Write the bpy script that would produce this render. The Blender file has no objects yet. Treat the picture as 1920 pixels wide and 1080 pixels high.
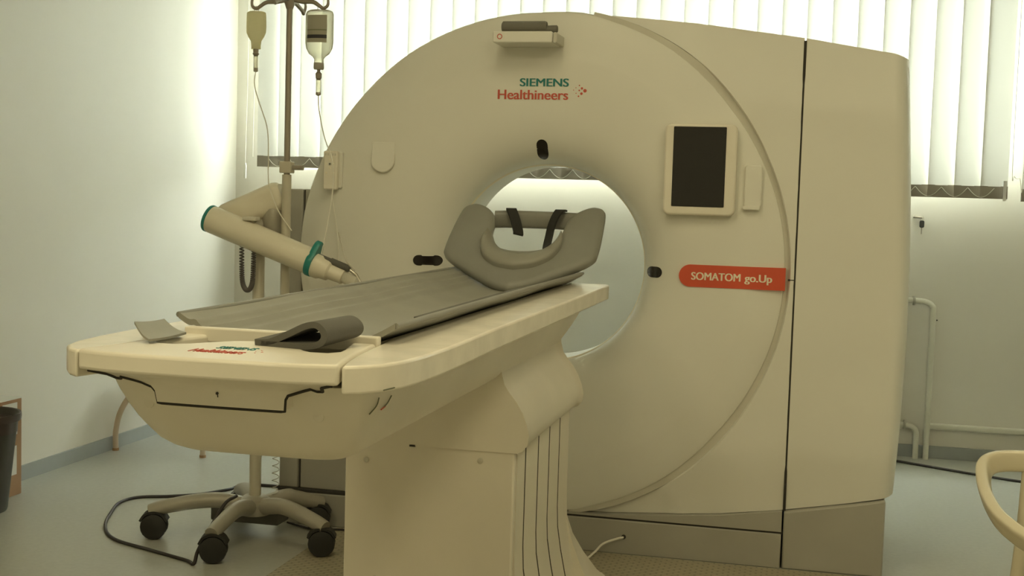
import bpy, bmesh, math, random
from mathutils import Vector, Matrix
random.seed(7)
PI = math.pi
S = bpy.context.scene
COL = S.collection

# ------------------------------------------------------------------ camera
cd = bpy.data.cameras.new('camera'); cam = bpy.data.objects.new('camera', cd); COL.objects.link(cam)
cd.sensor_width = 36.0; cd.lens = 2364.12 * 36.0 / 1920.0; cd.clip_start = 0.05
R_ = (0.97292, 0.229163, 0.030157); U_ = (-0.0453, 0.061108, 0.997103); F_ = (-0.226657, 0.971468, -0.069835)
cam.matrix_world = Matrix(((R_[0], U_[0], -F_[0], 0.9058), (R_[1], U_[1], -F_[1], -4.3198),
                           (R_[2], U_[2], -F_[2], 1.2272), (0, 0, 0, 1)))
S.camera = cam
# ------------------------------------------------------------------ daylight, exposure
w = bpy.data.worlds.new('overcast_sky'); S.world = w; w.use_nodes = True
bg = w.node_tree.nodes['Background']; bg.inputs[0].default_value = (0.95, 1.0, 0.94, 1); bg.inputs[1].default_value = 24.0
S.view_settings.view_transform = 'Standard'; S.view_settings.look = 'None'
S.view_settings.exposure = 0.0; S.view_settings.gamma = 1.0; S.view_settings.use_curve_mapping = False
LAMP_COLOR = (1.0, 0.86, 0.52); LAMP_POWER = 14.4
S.cycles.max_bounces = 10; S.cycles.diffuse_bounces = 6; S.cycles.transparent_max_bounces = 16
S.cycles.use_denoising = True

# ------------------------------------------------------------------ materials
def mat(name, col, rough=0.5, metal=0.0, var=0.04, scale=6.0, bump=0.0, bscale=200.0, spec=0.5, col2=None, emit=None):
    m = bpy.data.materials.new(name); m.use_nodes = True
    nt = m.node_tree; b = nt.nodes['Principled BSDF']
    tc = nt.nodes.new('ShaderNodeTexCoord')
    n = nt.nodes.new('ShaderNodeTexNoise'); n.inputs['Scale'].default_value = scale; n.inputs['Detail'].default_value = 4
    nt.links.new(tc.outputs['Object'], n.inputs['Vector'])
    r = nt.nodes.new('ShaderNodeValToRGB')
    c2 = col2 if col2 else tuple(min(1, c * (1 + var)) for c in col)
    c1 = tuple(c * (1 - var) for c in col)
    r.color_ramp.elements[0].color = (*c1, 1); r.color_ramp.elements[1].color = (*c2, 1)
    r.color_ramp.elements[0].position = 0.35; r.color_ramp.elements[1].position = 0.65
    nt.links.new(n.outputs['Fac'], r.inputs['Fac']); nt.links.new(r.outputs['Color'], b.inputs['Base Color'])
    b.inputs['Roughness'].default_value = rough; b.inputs['Metallic'].default_value = metal
    b.inputs['Specular IOR Level'].default_value = spec
    if bump:
        n2 = nt.nodes.new('ShaderNodeTexNoise'); n2.inputs['Scale'].default_value = bscale
        nt.links.new(tc.outputs['Object'], n2.inputs['Vector'])
        bp = nt.nodes.new('ShaderNodeBump'); bp.inputs['Strength'].default_value = bump; bp.inputs['Distance'].default_value = 0.002
        nt.links.new(n2.outputs['Fac'], bp.inputs['Height']); nt.links.new(bp.outputs['Normal'], b.inputs['Normal'])
    if emit:
        b.inputs['Emission Color'].default_value = (*emit[0], 1); b.inputs['Emission Strength'].default_value = emit[1]
    return m

def mixed(name, a_type, a_col, b_type, b_col, fac):
    m = bpy.data.materials.new(name); m.use_nodes = True; nt = m.node_tree
    nt.nodes.remove(nt.nodes['Principled BSDF'])
    A = nt.nodes.new(a_type); A.inputs['Color'].default_value = (*a_col, 1)
    B = nt.nodes.new(b_type); B.inputs['Color'].default_value = (*b_col, 1)
    if 'Roughness' in B.inputs and b_type.endswith('Glossy'): B.inputs['Roughness'].default_value = 0.08
    mx = nt.nodes.new('ShaderNodeMixShader'); mx.inputs[0].default_value = fac
    nt.links.new(A.outputs[0], mx.inputs[1]); nt.links.new(B.outputs[0], mx.inputs[2])
    nt.links.new(mx.outputs[0], nt.nodes['Material Output'].inputs[0])
    return m

M = {}
M['shell'] = mat('white_machine_shell', (0.74, 0.73, 0.66), 0.38, var=0.015, scale=3, spec=0.35)
M['bedshell'] = mat('cream_table_shell', (0.76, 0.72, 0.62), 0.32, var=0.03, scale=5, spec=0.4)
M['railshell'] = mat('worn_cream_rail', (0.78, 0.74, 0.64), 0.22, var=0.05, scale=14, bump=0.12, bscale=35)
M['grey'] = mat('grey_machine_base', (0.36, 0.35, 0.30), 0.5, var=0.03)
M['darkseam'] = mat('dark_seam', (0.035, 0.032, 0.025), 0.8)
M['groove'] = mat('grey_groove', (0.58, 0.56, 0.48), 0.6)
M['roll'] = mat('grey_webbing', (0.17, 0.165, 0.135), 0.8, bump=0.2, bscale=300)
M['cushion'] = mat('grey_green_vinyl', (0.235, 0.235, 0.205), 0.45, var=0.05, bump=0.08, bscale=120)
M['mat'] = mat('grey_green_mat', (0.275, 0.272, 0.23), 0.5, var=0.05, bump=0.1, bscale=90)
M['strap'] = mat('black_strap', (0.025, 0.025, 0.022), 0.75, bump=0.3, bscale=400)
M['felt'] = mat('dark_grey_felt', (0.115, 0.113, 0.098), 0.9, bump=0.3, bscale=300)
M['laser'] = mat('smoked_window', (0.018, 0.014, 0.012), 0.15)
M['screen'] = mat('switched_off_screen', (0.012, 0.012, 0.011), 0.22, var=0.1)
M['red'] = mat('red_orange_print', (0.62, 0.085, 0.035), 0.5)
M['redtext'] = mat('red_print', (0.55, 0.09, 0.055), 0.5)
M['teal'] = mat('teal_print', (0.015, 0.20, 0.19), 0.5)
M['tealring'] = mat('teal_plastic', (0.02, 0.22, 0.20), 0.35)
M['print'] = mat('cream_print', (0.85, 0.78, 0.62), 0.5)
M['wall'] = mat('painted_wall', (0.67, 0.645, 0.575), 0.55, var=0.015, scale=2, bump=0.05, bscale=60)
M['ceil'] = mat('white_ceiling', (0.72, 0.72, 0.66), 0.8)
M['base'] = mat('grey_vinyl_baseboard', (0.32, 0.34, 0.33), 0.45)
M['pole'] = mat('painted_steel_pole', (0.50, 0.47, 0.38), 0.35)
M['chrome'] = mat('brushed_metal', (0.5, 0.48, 0.42), 0.25, metal=0.9)
M['poledark'] = mat('taupe_steel', (0.30, 0.27, 0.22), 0.4, metal=0.3)
M['legmetal'] = mat('grey_cast_leg', (0.36, 0.34, 0.28), 0.4, metal=0.2)
M['rubber'] = mat('black_rubber', (0.018, 0.018, 0.016), 0.55)
M['plastic'] = mat('cream_injector_shell', (0.70, 0.66, 0.54), 0.35, var=0.02)
M['coil'] = mat('grey_coil_cord', (0.10, 0.09, 0.085), 0.5)
M['cable'] = mat('black_cable', (0.03, 0.025, 0.024), 0.5)
M['whitecable'] = mat('white_cable', (0.72, 0.70, 0.62), 0.45)
M['weight'] = mat('taupe_blind_weight', (0.27, 0.24, 0.19), 0.7)
M['frame'] = mat('white_window_frame', (0.7, 0.7, 0.68), 0.4)
M['beige'] = mat('glossy_beige_plastic', (0.60, 0.55, 0.41), 0.18, var=0.03)
M['pipe'] = mat('cream_painted_pipe', (0.64, 0.63, 0.54), 0.35)
M['card'] = mat('brown_cardboard', (0.33, 0.20, 0.11), 0.85, var=0.08)
M['paper'] = mat('white_paper_label', (0.62, 0.62, 0.58), 0.7)
M['bin'] = mat('dark_grey_bin_plastic', (0.045, 0.043, 0.035), 0.45)
M['binliner'] = mat('dark_bin_liner', (0.05, 0.035, 0.03), 0.3)
M['wood'] = mat('tan_bent_tube', (0.50, 0.40, 0.29), 0.4)
M['lablgrey'] = mat('grey_bottle_label', (0.30, 0.29, 0.23), 0.7)
M['labldark'] = mat('dark_label_print', (0.03, 0.03, 0.035), 0.7)
M['scuff'] = mat('dark_scuff', (0.16, 0.17, 0.11), 0.7)
M['lamp'] = mat('lamp_diffuser', (0.9, 0.9, 0.85), 0.6, emit=(LAMP_COLOR, 2.0))
M['slat'] = mixed('translucent_blind_fabric', 'ShaderNodeBsdfDiffuse', (0.88, 0.87, 0.80), 'ShaderNodeBsdfTranslucent', (0.21, 0.207, 0.184), 0.36)
M['glass'] = mixed('window_glass', 'ShaderNodeBsdfTransparent', (0.95, 0.97, 0.96), 'ShaderNodeBsdfGlossy', (1, 1, 1), 0.06)
M['clear'] = mixed('clear_bottle_plastic', 'ShaderNodeBsdfTransparent', (0.74, 0.72, 0.63), 'ShaderNodeBsdfDiffuse', (0.45, 0.43, 0.33), 0.12)
nt = M['clear'].node_tree; lw = nt.nodes.new('ShaderNodeLayerWeight'); lw.inputs[0].default_value = 0.35
nt.links.new(lw.outputs['Facing'], [n for n in nt.nodes if n.type == 'MIX_SHADER'][0].inputs[0])
M['milky'] = mixed('milky_bottle_plastic', 'ShaderNodeBsdfDiffuse', (0.60, 0.57, 0.44), 'ShaderNodeBsdfTranslucent', (0.92, 0.88, 0.68), 0.72)
M['clearb'] = mixed('clear_tubing', 'ShaderNodeBsdfTransparent', (0.85, 0.84, 0.78), 'ShaderNodeBsdfDiffuse', (0.8, 0.78, 0.7), 0.45)

def floor_material():
    m = mat('speckled_grey_vinyl', (0.405, 0.41, 0.365), 0.30, var=0.04, scale=55)
    return m
M['floor'] = floor_material()
def tread_material():
    m = bpy.data.materials.new('tan_tread_sheet'); m.use_nodes = True; nt = m.node_tree; b = nt.nodes['Principled BSDF']
    tc = nt.nodes.new('ShaderNodeTexCoord'); mp = nt.nodes.new('ShaderNodeMapping')
    mp.inputs['Rotation'].default_value = (0, 0, 0.0)
    br = nt.nodes.new('ShaderNodeTexBrick'); br.inputs['Scale'].default_value = 14
    br.inputs['Color1'].default_value = (0.40, 0.36, 0.25, 1); br.inputs['Color2'].default_value = (0.44, 0.39, 0.27, 1)
    br.inputs['Mortar'].default_value = (0.26, 0.235, 0.165, 1); br.inputs['Mortar Size'].default_value = 0.05
    nt.links.new(tc.outputs['Object'], mp.inputs[0]); nt.links.new(mp.outputs[0], br.inputs['Vector'])
    nt.links.new(br.outputs['Color'], b.inputs['Base Color']); b.inputs['Roughness'].default_value = 0.4
    bp = nt.nodes.new('ShaderNodeBump'); bp.inputs['Strength'].default_value = 0.4; bp.inputs['Distance'].default_value = 0.003; bp.invert = True
    nt.links.new(br.outputs['Fac'], bp.inputs['Height']); nt.links.new(bp.outputs['Normal'], b.inputs['Normal'])
    return m
M['tread'] = tread_material()

# ------------------------------------------------------------------ mesh helpers
def link(o, parent=None):
    COL.objects.link(o)
    if parent: o.parent = parent
    return o
def mesh(name, v, f, m, parent=None, smooth=None, origin=None):
    me = bpy.data.meshes.new(name)
    me.from_pydata([tuple(p) for p in v], [], f)
    bm = bmesh.new(); bm.from_mesh(me); bmesh.ops.recalc_face_normals(bm, faces=bm.faces); bm.to_mesh(me); bm.free()
    me.materials.append(M[m] if isinstance(m, str) else m)
    if smooth is not None:
        me.polygons.foreach_set('use_smooth', [True] * len(me.polygons))
        me.set_sharp_from_angle(angle=math.radians(smooth))
    return link(bpy.data.objects.new(name, me), parent)
def thing(name, label, cat, group=None, loc=(0, 0, 0)):
    o = bpy.data.objects.new(name, None); o.empty_display_size = 0.05; link(o); o.location = loc
    return tag(o, label, cat, group)
def tag(o, label, cat, group=None):
    o['label'] = label; o['category'] = cat
    if group: o['group'] = group
    return o
def bevel(o, wd, seg=3, ang=30):
    b = o.modifiers.new('bevel', 'BEVEL'); b.width = wd; b.segments = seg; b.limit_method = 'ANGLE'; b.angle_limit = math.radians(ang)
    o.data.polygons.foreach_set('use_smooth', [True] * len(o.data.polygons)); o.data.set_sharp_from_angle(angle=math.radians(ang))
    b.harden_normals = False
    return o
def box(name, a, b, m, parent=None, bev=0):
    x0, y0, z0 = a; x1, y1, z1 = b
    v = [(x0,y0,z0),(x1,y0,z0),(x1,y1,z0),(x0,y1,z0),(x0,y0,z1),(x1,y0,z1),(x1,y1,z1),(x0,y1,z1)]
    f = [(0,3,2,1),(4,5,6,7),(0,1,5,4),(1,2,6,5),(2,3,7,6),(3,0,4,7)]
    o = mesh(name, v, f, m, parent)
    if bev: bevel(o, bev)
    return o
def boxes(name, lst, m, parent=None):
    v = []; f = []
    for a, b in lst:
        k = len(v); x0, y0, z0 = a; x1, y1, z1 = b
        v += [(x0,y0,z0),(x1,y0,z0),(x1,y1,z0),(x0,y1,z0),(x0,y0,z1),(x1,y0,z1),(x1,y1,z1),(x0,y1,z1)]
        f += [tuple(i + k for i in q) for q in [(0,3,2,1),(4,5,6,7),(0,1,5,4),(1,2,6,5),(2,3,7,6),(3,0,4,7)]]
    return mesh(name, v, f, m, parent)
def prism(name, pts, axis, d0, d1, m, parent=None, bev=0, seg=3, smooth=None):
    """2D polygon extruded along axis; axis 'y': pts=(x,z); 'z': pts=(x,y); 'x': pts=(y,z)"""
    P = {'y': lambda p, d: (p[0], d, p[1]), 'z': lambda p, d: (p[0], p[1], d), 'x': lambda p, d: (d, p[0], p[1])}[axis]
    n = len(pts); v = [P(p, d0) for p in pts] + [P(p, d1) for p in pts]
    f = [tuple(range(n)), tuple(range(2 * n - 1, n - 1, -1))] + [(i, (i + 1) % n, n + (i + 1) % n, n + i) for i in range(n)]
    o = mesh(name, v, f, m, parent, smooth)
    if bev: bevel(o, bev, seg)
    return o
def loft(name, loops, m, parent=None, caps=True, closed=True, smooth=40):
    """stack of equal length loops"""
    n = len(loops[0]); v = [p for l in loops for p in l]; f = []
    for k in range(len(loops) - 1):
        for i in range(n if closed else n - 1):
            j = (i + 1) % n; f.append((k * n + i, k * n + j, (k + 1) * n + j, (k + 1) * n + i))
    if caps and closed:
        f.append(tuple(range(n))); f.append(tuple(range((len(loops) - 1) * n, len(loops) * n)))
    return mesh(name, v, f, m, parent, smooth)
def catmull(pts, n=8, closed=False):
    P = [Vector(p) for p in pts]; out = []
    L = len(P); rng = range(L) if closed else range(L - 1)
    for i in rng:
        p1, p2 = P[i], P[(i + 1) % L]
        p0 = P[i - 1] if (closed or i > 0) else p1 * 2 - p2
        p3 = P[(i + 2) % L] if (closed or i + 2 < L) else p2 * 2 - p1
        for k in range(n):
            t = k / n
            out.append(0.5 * ((2 * p1) + (p2 - p0) * t + (2 * p0 - 5 * p1 + 4 * p2 - p3) * t * t + (3 * p1 - p0 - 3 * p2 + p3) * t ** 3))
    if not closed: out.append(P[-1])
    return out
def frames(path):
    T = []
    for i in range(len(path)):
        a = path[max(0, i - 1)]; b = path[min(len(path) - 1, i + 1)]; T.append((b - a).normalized())
    up = Vector((0, 0, 1)) if abs(T[0].z) < 0.9 else Vector((1, 0, 0))
    N = [(up - T[0] * up.dot(T[0])).normalized()]
    for i in range(1, len(path)):
        n = N[-1] - T[i] * N[-1].dot(T[i]); N.append(n.normalized())
    return T, N
def tube(name, pts, r, m, parent=None, n=8, seg=10, smooth_path=True, section=None):
    path = catmull(pts, seg) if smooth_path and len(pts) > 2 else [Vector(p) for p in pts]
    T, N = frames(path); loops = []
    for i, p in enumerate(path):
        B = T[i].cross(N[i]); rr = r(i / (len(path) - 1)) if callable(r) else r
        if section: loops.append([p + N[i] * s[1] + B * s[0] for s in section])
        else: loops.append([p + (N[i] * math.cos(2 * PI * k / n) + B * math.sin(2 * PI * k / n)) * rr for k in range(n)])
    return loft(name, loops, m, parent, smooth=50)
def lathe(name, prof, org, axis, m, parent=None, n=32, smooth=35):
    """prof: list of (r, h) along axis"""
    A = Vector(axis).normalized(); up = Vector((0, 0, 1)) if abs(A.z) < 0.9 else Vector((1, 0, 0))
    X = A.cross(up).normalized(); Y = A.cross(X); O = Vector(org)
    loops = [[O + A * h + (X * math.cos(2 * PI * k / n) + Y * math.sin(2 * PI * k / n)) * max(r, 1e-4) for k in range(n)] for r, h in prof]
    return loft(name, loops, m, parent, smooth=smooth)
def rrect(x0, x1, z0, z1, r, n=5):
    out = []
    for cx, cz, a in ((x1 - r, z1 - r, 0), (x0 + r, z1 - r, 90), (x0 + r, z0 + r, 180), (x1 - r, z0 + r, 270)):
        for k in range(n + 1):
            t = math.radians(a + 90 * k / n); out.append((cx + r * math.cos(t), cz + r * math.sin(t)))
    return out
def plate(name, outer, holes, z0, z1, m, parent=None, bev=0):
    """horizontal plate with holes (plan loops in x,y)"""
    bm = bmesh.new(); edges = []
    for loop in [outer] + holes:
        vs = [bm.verts.new((x, y, z0)) for x, y in loop]
        edges += [bm.edges.new((vs[i], vs[(i + 1) % len(vs)])) for i in range(len(vs))]
    bmesh.ops.triangle_fill(bm, edges=edges, use_beauty=True)
    bmesh.ops.dissolve_limit(bm, angle_limit=0.01, verts=[], edges=bm.edges[:])
    ret = bmesh.ops.extrude_face_region(bm, geom=bm.faces[:])
    for e in ret['geom']:
        if isinstance(e, bmesh.types.BMVert): e.co.z = z1
    bmesh.ops.recalc_face_normals(bm, faces=bm.faces)
    me = bpy.data.meshes.new(name); bm.to_mesh(me); bm.free(); me.materials.append(M[m])
    o = link(bpy.data.objects.new(name, me), parent)
    if bev: bevel(o, bev)
    return o
def text(name, body, m, x0, x1, z0, z1, y, parent, bold=0.012, flat=False, shear=0):
    """lettering fitted to a rectangle; standing on the plane y, or lying at height y when flat"""
    cu = bpy.data.curves.new(name, 'FONT'); cu.body = body; cu.size = 1; cu.offset = 0; cu.extrude = 0.01; cu.shear = shear
    t = bpy.data.objects.new(name, cu); COL.objects.link(t)
    dg = bpy.context.evaluated_depsgraph_get(); me = bpy.data.meshes.new_from_object(t.evaluated_get(dg))
    bpy.data.objects.remove(t); bpy.data.curves.remove(cu)
    bm = bmesh.new()
    for sx in (-bold, 0, bold):
        k = len(bm.verts); bm.from_mesh(me); bm.verts.ensure_lookup_table()
        for v in bm.verts[k:]: v.co.x += sx; v.co.z += sx * .15
    bm.to_mesh(me); bm.free()
    xs = [v.co.x for v in me.vertices]; ys = [v.co.y for v in me.vertices]
    a, b, c, d = min(xs), max(xs), min(ys), max(ys)
    for v in me.vertices:
        X = x0 + (v.co.x - a) / (b - a) * (x1 - x0); Z = z0 + (v.co.y - c) / (d - c) * (z1 - z0)
        v.co = (X, Z, y + v.co.z * 0.06) if flat else (X, y - v.co.z * 0.06, Z)
    me.materials.clear(); me.materials.append(M[m])
    return link(bpy.data.objects.new(name, me), parent)
def disc(name, c, r, axis, h, m, parent, n=16):
    return lathe(name, [(0, 0), (r, 0), (r, h * 0.7), (r * 0.8, h), (0, h)], c, axis, m, parent, n)
def lerp_table(tab, t):
    if t <= tab[0][0]: return tab[0][1]
    for (a, va), (b, vb) in zip(tab, tab[1:]):
        if t <= b: return va + (vb - va) * (t - a) / (b - a)
    return tab[-1][1]
def struct(o):
    o['kind'] = 'structure'; return o

# ================================================================== room
XL, XR, YB, YF, ZT = -2.24, 3.3, 2.25, -5.6, 2.85
struct(box('floor', (XL - .2, YF - .2, -0.12), (XR + .2, YB + .3, 0), 'floor'))
struct(box('ceiling', (XL - .2, YF - .2, ZT), (XR + .2, YB + .3, ZT + .12), 'ceil'))
struct(box('wall_left', (XL - .2, YF - .2, 0), (XL, YB, ZT), 'wall'))
struct(box('wall_right', (XR, YF - .2, 0), (XR + .2, YB, ZT), 'wall'))
struct(box('wall_front', (XL, YF - .2, 0), (XR, YF, ZT), 'wall'))
WZ0, WZ1 = 1.36, 2.55
wins = [(-1.98, -1.345), (-1.295, -.03), (.03, 1.345), (1.395, 1.80), (2.0, 3.1)]
OP = [(-1.98, 1.80), (2.0, 3.1)]
struct(boxes('wall_back', [((XL - .2, YB, 0), (XR + .2, YB + .3, WZ0)), ((XL - .2, YB, WZ1), (XR + .2, YB + .3, ZT)),
                    ((XL - .2, YB, WZ0), (OP[0][0], YB + .3, WZ1)), ((OP[0][1], YB, WZ0), (OP[1][0], YB + .3, WZ1)),
                    ((OP[1][1], YB, WZ0), (XR + .2, YB + .3, WZ1))], 'wall'))
for i, (a, b) in enumerate(OP):
    t = .045; y0, y1 = YB + .13, YB + .19
    parts = [((a, y0, WZ0), (b, y1, WZ0 + t)), ((a, y0, WZ1 - t), (b, y1, WZ1)), ((a, y0, WZ0), (a + t, y1, WZ1)), ((b - t, y0, WZ0), (b, y1, WZ1))]
    inner = [w for w in wins if w[0] >= a - .01 and w[1] <= b + .01]
    for (p, q), (r, s) in zip(inner, inner[1:]): parts.append(((q - .01, y0, WZ0), (r + .01, y1, WZ1)))
    wo = struct(boxes('window_%d' % (i + 1), parts, 'frame'))
    for p, q in inner: box('pane', (p, YB + .155, WZ0 + .03), (q, YB + .161, WZ1 - .03), 'glass', wo)
# baseboards
struct(box('baseboard_left', (XL, YF, 0), (XL + .012, YB, .062), 'base'))
struct(box('baseboard_back', (XL + .012, YB - .012, 0), (XR, YB, .062), 'base'))

# ceiling luminaires
lamps = [(-.75, -3.9, 'above the table foot, left wall side'), (1.6, -3.9, 'above the foot of the table, away from the left wall'),
         (.1, -1.75, 'above the middle of the table'), (1.75, -1.75, 'above the beige armchair')]
for x, y, where in lamps:
    t = thing('ceiling_lamp', 'flat white ceiling lamp ' + where, 'lamp', 'ceiling lamps', (x, y, ZT))
    bevel(box('housing', (-.30, -.62, -.06), (.30, .62, 0), 'frame', t), .01)
    box('diffuser', (-.28, -.6, -.066), (.28, .6, -.0605), 'lamp', t)
    l = bpy.data.lights.new('lamp_light', 'AREA'); l.shape = 'RECTANGLE'; l.size = .56; l.size_y = 1.2; l.energy = LAMP_POWER * (1.35 if y < -2 else .5); l.color = LAMP_COLOR
    lo = link(bpy.data.objects.new('lamp_light', l), t); lo.location = (0, 0, -.07)

# ================================================================== blinds
SL = .1205
def blind(name, label, x0, n, zb, chain):
    t = thing(name, label, 'blind', 'vertical blinds', (x0, YB - .15, zb))
    bevel(box('head_rail', (-.02, -.025, WZ1 + .09 - zb), (n * SL + .02, .025, WZ1 + .13 - zb), 'frame', t), .004)
    hgt = WZ1 + .09 - zb
    hw = .0645; sm = None; wm = None
    for k in range(n):
        xc = (k + .5) * SL; a = math.radians(11)
        if sm is None:
            cols = 6; v = []; f = []
            for j in range(cols + 1):
                u = -1 + 2 * j / cols; bow = .004 * (1 - u * u)
                for z in (0.058, hgt): v.append((u * hw, -bow, z))
            for j in range(cols): f.append((2 * j, 2 * j + 2, 2 * j + 3, 2 * j + 1))
            s = mesh('slat', v, f, 'slat', t, 60); sm = s.data
            wgt = box('bottom_weight', (-hw, -.003, 0), (hw, .003, .06), 'weight', t); wm = wgt.data
        else:
            s = link(bpy.data.objects.new('slat', sm), t); wgt = link(bpy.data.objects.new('bottom_weight', wm), t)
        for o in (s, wgt):
            o.location = (xc, 0, 0); o.rotation_euler = (0, 0, a)
    for k in range(n - 1):
        x = (k + .5) * SL
        tube('link_chain', [(x, -.012, .05), (x + SL * .25, -.015, .018), (x + SL * .5, -.016, .005), (x + SL * .75, -.015, .018), (x + SL, -.012, .05)], .0016, 'pipe', t, 5, 4)
    if chain:
        xe = n * SL + .015
        tube('control_chain', [(xe, -.02, hgt), (xe, -.02, .2), (xe + .012, -.02, .11), (xe + .035, -.02, .10), (xe + .05, -.02, .13), (xe + .05, -.02, hgt)], .002, 'whitecable', t, 5, 6)
        box('chain_weight', (n * SL - .02, -.02, -.01), (n * SL - .006, -.012, .085), 'frame', t)
    return t
blind('vertical_blind', 'cream vertical blind beside the left wall, behind the hanging infusion bottles', -2.035, 10, 1.366, False)
blind('vertical_blind', 'cream vertical blind behind the bore of the scanner', -2.035 + 10 * SL, 11, 1.340, False)
blind('vertical_blind', 'cream vertical blind above the hanging key, with a control chain', -2.035 + 21 * SL, 11, 1.301, True)
blind('vertical_blind', 'cream vertical blind at the next window, past the control chain', 1.885, 9, 1.291, False)
# wand / cord hanging at the corner
t = thing('blind_cord', 'thin white blind cord hanging in the corner beside the left wall', 'cord', None, (-2.11, 2.10, 1.36))
tube('cord', [(.0, 0, 1.2), (.004, 0, .6), (-.004, 0, .02)], .0022, 'whitecable', t, 5)
tube('cord', [(.04, 0, 1.2), (.043, 0, .6), (.04, 0, .06)], .0022, 'whitecable', t, 5)
lathe('cord_weight', [(0, 0), (.007, 0), (.008, .07), (.004, .085), (0, .085)], (-.004, 0, -.06), (0, 0, 1), 'pipe', t, 10)

# ================================================================== scanner gantry
ZC = 1.005
G = thing('ct_scanner', 'large white ring-shaped CT scanner with a grey base', 'scanner', None, (0, .4, 0))
G.location = (0, 0, 0)
def TOP(x): return lerp_table([(-.2, 1.872), (0, 1.881), (.06, 1.877), (.22, 1.870), (.367, 1.858), (.5, 1.844), (.867, 1.794), (1.078, 1.757), (1.16, 1.743), (1.21, 1.726), (1.3, 1.70)], x)
def BOT(x): return lerp_table([(.1, .133), (.243, .135), (.489, .151), (.655, .167), (.863, .198), (1.072, .238), (1.2, .267), (1.3, .30)], x)
def RIGHT(z): return lerp_table([(.2, 1.222), (.33, 1.228), (.54, 1.237), (.8, 1.243), (1.07, 1.240), (1.28, 1.233), (1.5, 1.221), (1.75, 1.206)], z)
LEFT = [(80, .884), (92, .876), (101, .881), (111, .886), (125, .894), (138, .897), (150, .903), (161, .910), (170, .916), (180, .916), (190, .914), (205, .906), (225, .896), (250, .882), (270, .876), (282, .882)]
def RD(deg):      # rim of the round front disc
    d = (deg + 180) % 360 - 180
    if -80 <= d <= 80: return lerp_table([(0, .836), (12, .838), (27, .838), (42, .842), (60, .862), (75, .873), (80, .880)], abs(d))
    return lerp_table(LEFT, deg % 360)
def RG(deg):      # outer wall of the groove
    return lerp_table([(0, .848), (9, .849), (27, .853), (42, .864), (52, .873), (67, .880), (75, .884), (80, .885)], abs(deg))
FUN = [(.350, .120), (.353, .105), (.362, .082), (.38, .056), (.405, .035), (.44, .017), (.48, .006), (.53, .0), (.715, .0)]
def face_y(r): return lerp_table(FUN, r) if r < .715 else .11 * (r - .715)
def polar(name, thetas, rings, m, parent, closed, smooth=35):
    """rings: functions of angle (deg) giving (r, y)"""
    loops = []
    for rg in rings:
        l = []
        for th in thetas:
            r, y = rg(th); a = math.radians(th); l.append((r * math.cos(a), y, ZC + r * math.sin(a)))
        loops.append(l)
    return loft(name, loops, m, parent, caps=False, closed=closed, smooth=smooth)
TH = [i * 2.5 for i in range(144)]
rings = [(lambda th, q=q: q) for q in FUN] + [(lambda th, k=k: (.715 + (RD(th) - .012 - .715) * k, .11 * (RD(th) - .012 - .715) * k)) for k in (.01, .5, 1)]
rings += [lambda th: (RD(th) - .004, face_y(RD(th) - .012) + .004), lambda th: (RD(th), face_y(RD(th) - .012) + .014), lambda th: (RD(th), .075)]
front = polar('front_disc', TH, rings, 'shell', G, True, 40)
polar('bore_tunnel', TH, [lambda t: (.350, .1205), lambda t: (.350, .34), lambda t: (.356, .37), lambda t: (.40, .5), lambda t: (.47, .68), lambda t: (.50, .78)], 'shell', G, True, 40)
polar('bore_lip', TH, [lambda t: (.352, .108), lambda t: (.3485, .112), lambda t: (.3475, .118), lambda t: (.349, .126), lambda t: (.353, .128)], 'print', G, True, 60)
# outline of the whole white body
def ROUT(deg):
    d = (deg + 180) % 360 - 180
    if -82 < d < 80:
        a = math.radians(d); best = 3
        for k in range(400):
            r = .8 + k * .002; x = r * math.cos(a); z = ZC + r * math.sin(a)
            if z > TOP(x) - .004 or z < BOT(x) + .004 or x > RIGHT(z) - .004: return r
        return 1.5
    return RD(deg) - .004
TH2 = sorted(set([i * 2.5 for i in range(144)]))
ro = {t: ROUT(t) for t in TH2}
polar('housing', TH2, [lambda t: (.50, .06), lambda t: (ro[t] if abs((t + 180) % 360 - 180) > 84 else min(ro[t], .95) , .06), lambda t: (ro[t], .072), lambda t: (ro[t], .74), lambda t: (ro[t] - .03, .78), lambda t: (.50, .78)], 'shell', G, True, 30)
# groove channel between disc and flat cover
THR = [-82 + i * 2.0 for i in range(82)]
polar('disc_groove', THR, [lambda t: (RD(t) - .004, .022), lambda t: (RG(t) + .004, .024)], 'groove', G, False)
# flat cover between groove and seam
def crease(x, z):
    hi = 1.66 - .10 * x; lo = .34 + .06 * x
    return .16 * max(0, z - hi) + .16 * max(0, lo - z)
XS = .865
def RC(th):
    a = math.radians(th)
    for k in range(900):
        r = .8 + k * .001; x = r * math.cos(a); z = ZC + r * math.sin(a)
        if z > TOP(x) or z < BOT(x) or x > XS: return r
    return 1.4
def cover_panel():
    base = [-82 + i * 1.5 for i in range(110)]
    ex = [math.degrees(math.atan2(TOP(XS) - ZC, XS)), math.degrees(math.atan2(BOT(XS) - ZC, XS))]
    ths = sorted(set(base + ex)); ths = [t for t in ths if -81.5 <= t <= 79.5]
    v = []; n = 26; rows = []
    for th in ths:
        r0 = RG(th); r1 = max(RC(th), r0 + .002); a = math.radians(th); row = []
        lst = [(r0, .045), (r0 + .0015, .008)] + [(r0 + .006 + (r1 - r0 - .006) * k / n, 0) for k in range(n + 1)] + [(r1 + .0005, .07)]
        for r, y in lst:
            x, z = r * math.cos(a), ZC + r * math.sin(a)
            row.append((x, y + crease(x, z) + (.010 if abs(th) > 60 else .004), z))
        rows.append(row)
    loft('front_cover', rows, 'shell', G, caps=False, closed=False, smooth=32)
cover_panel()
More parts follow.
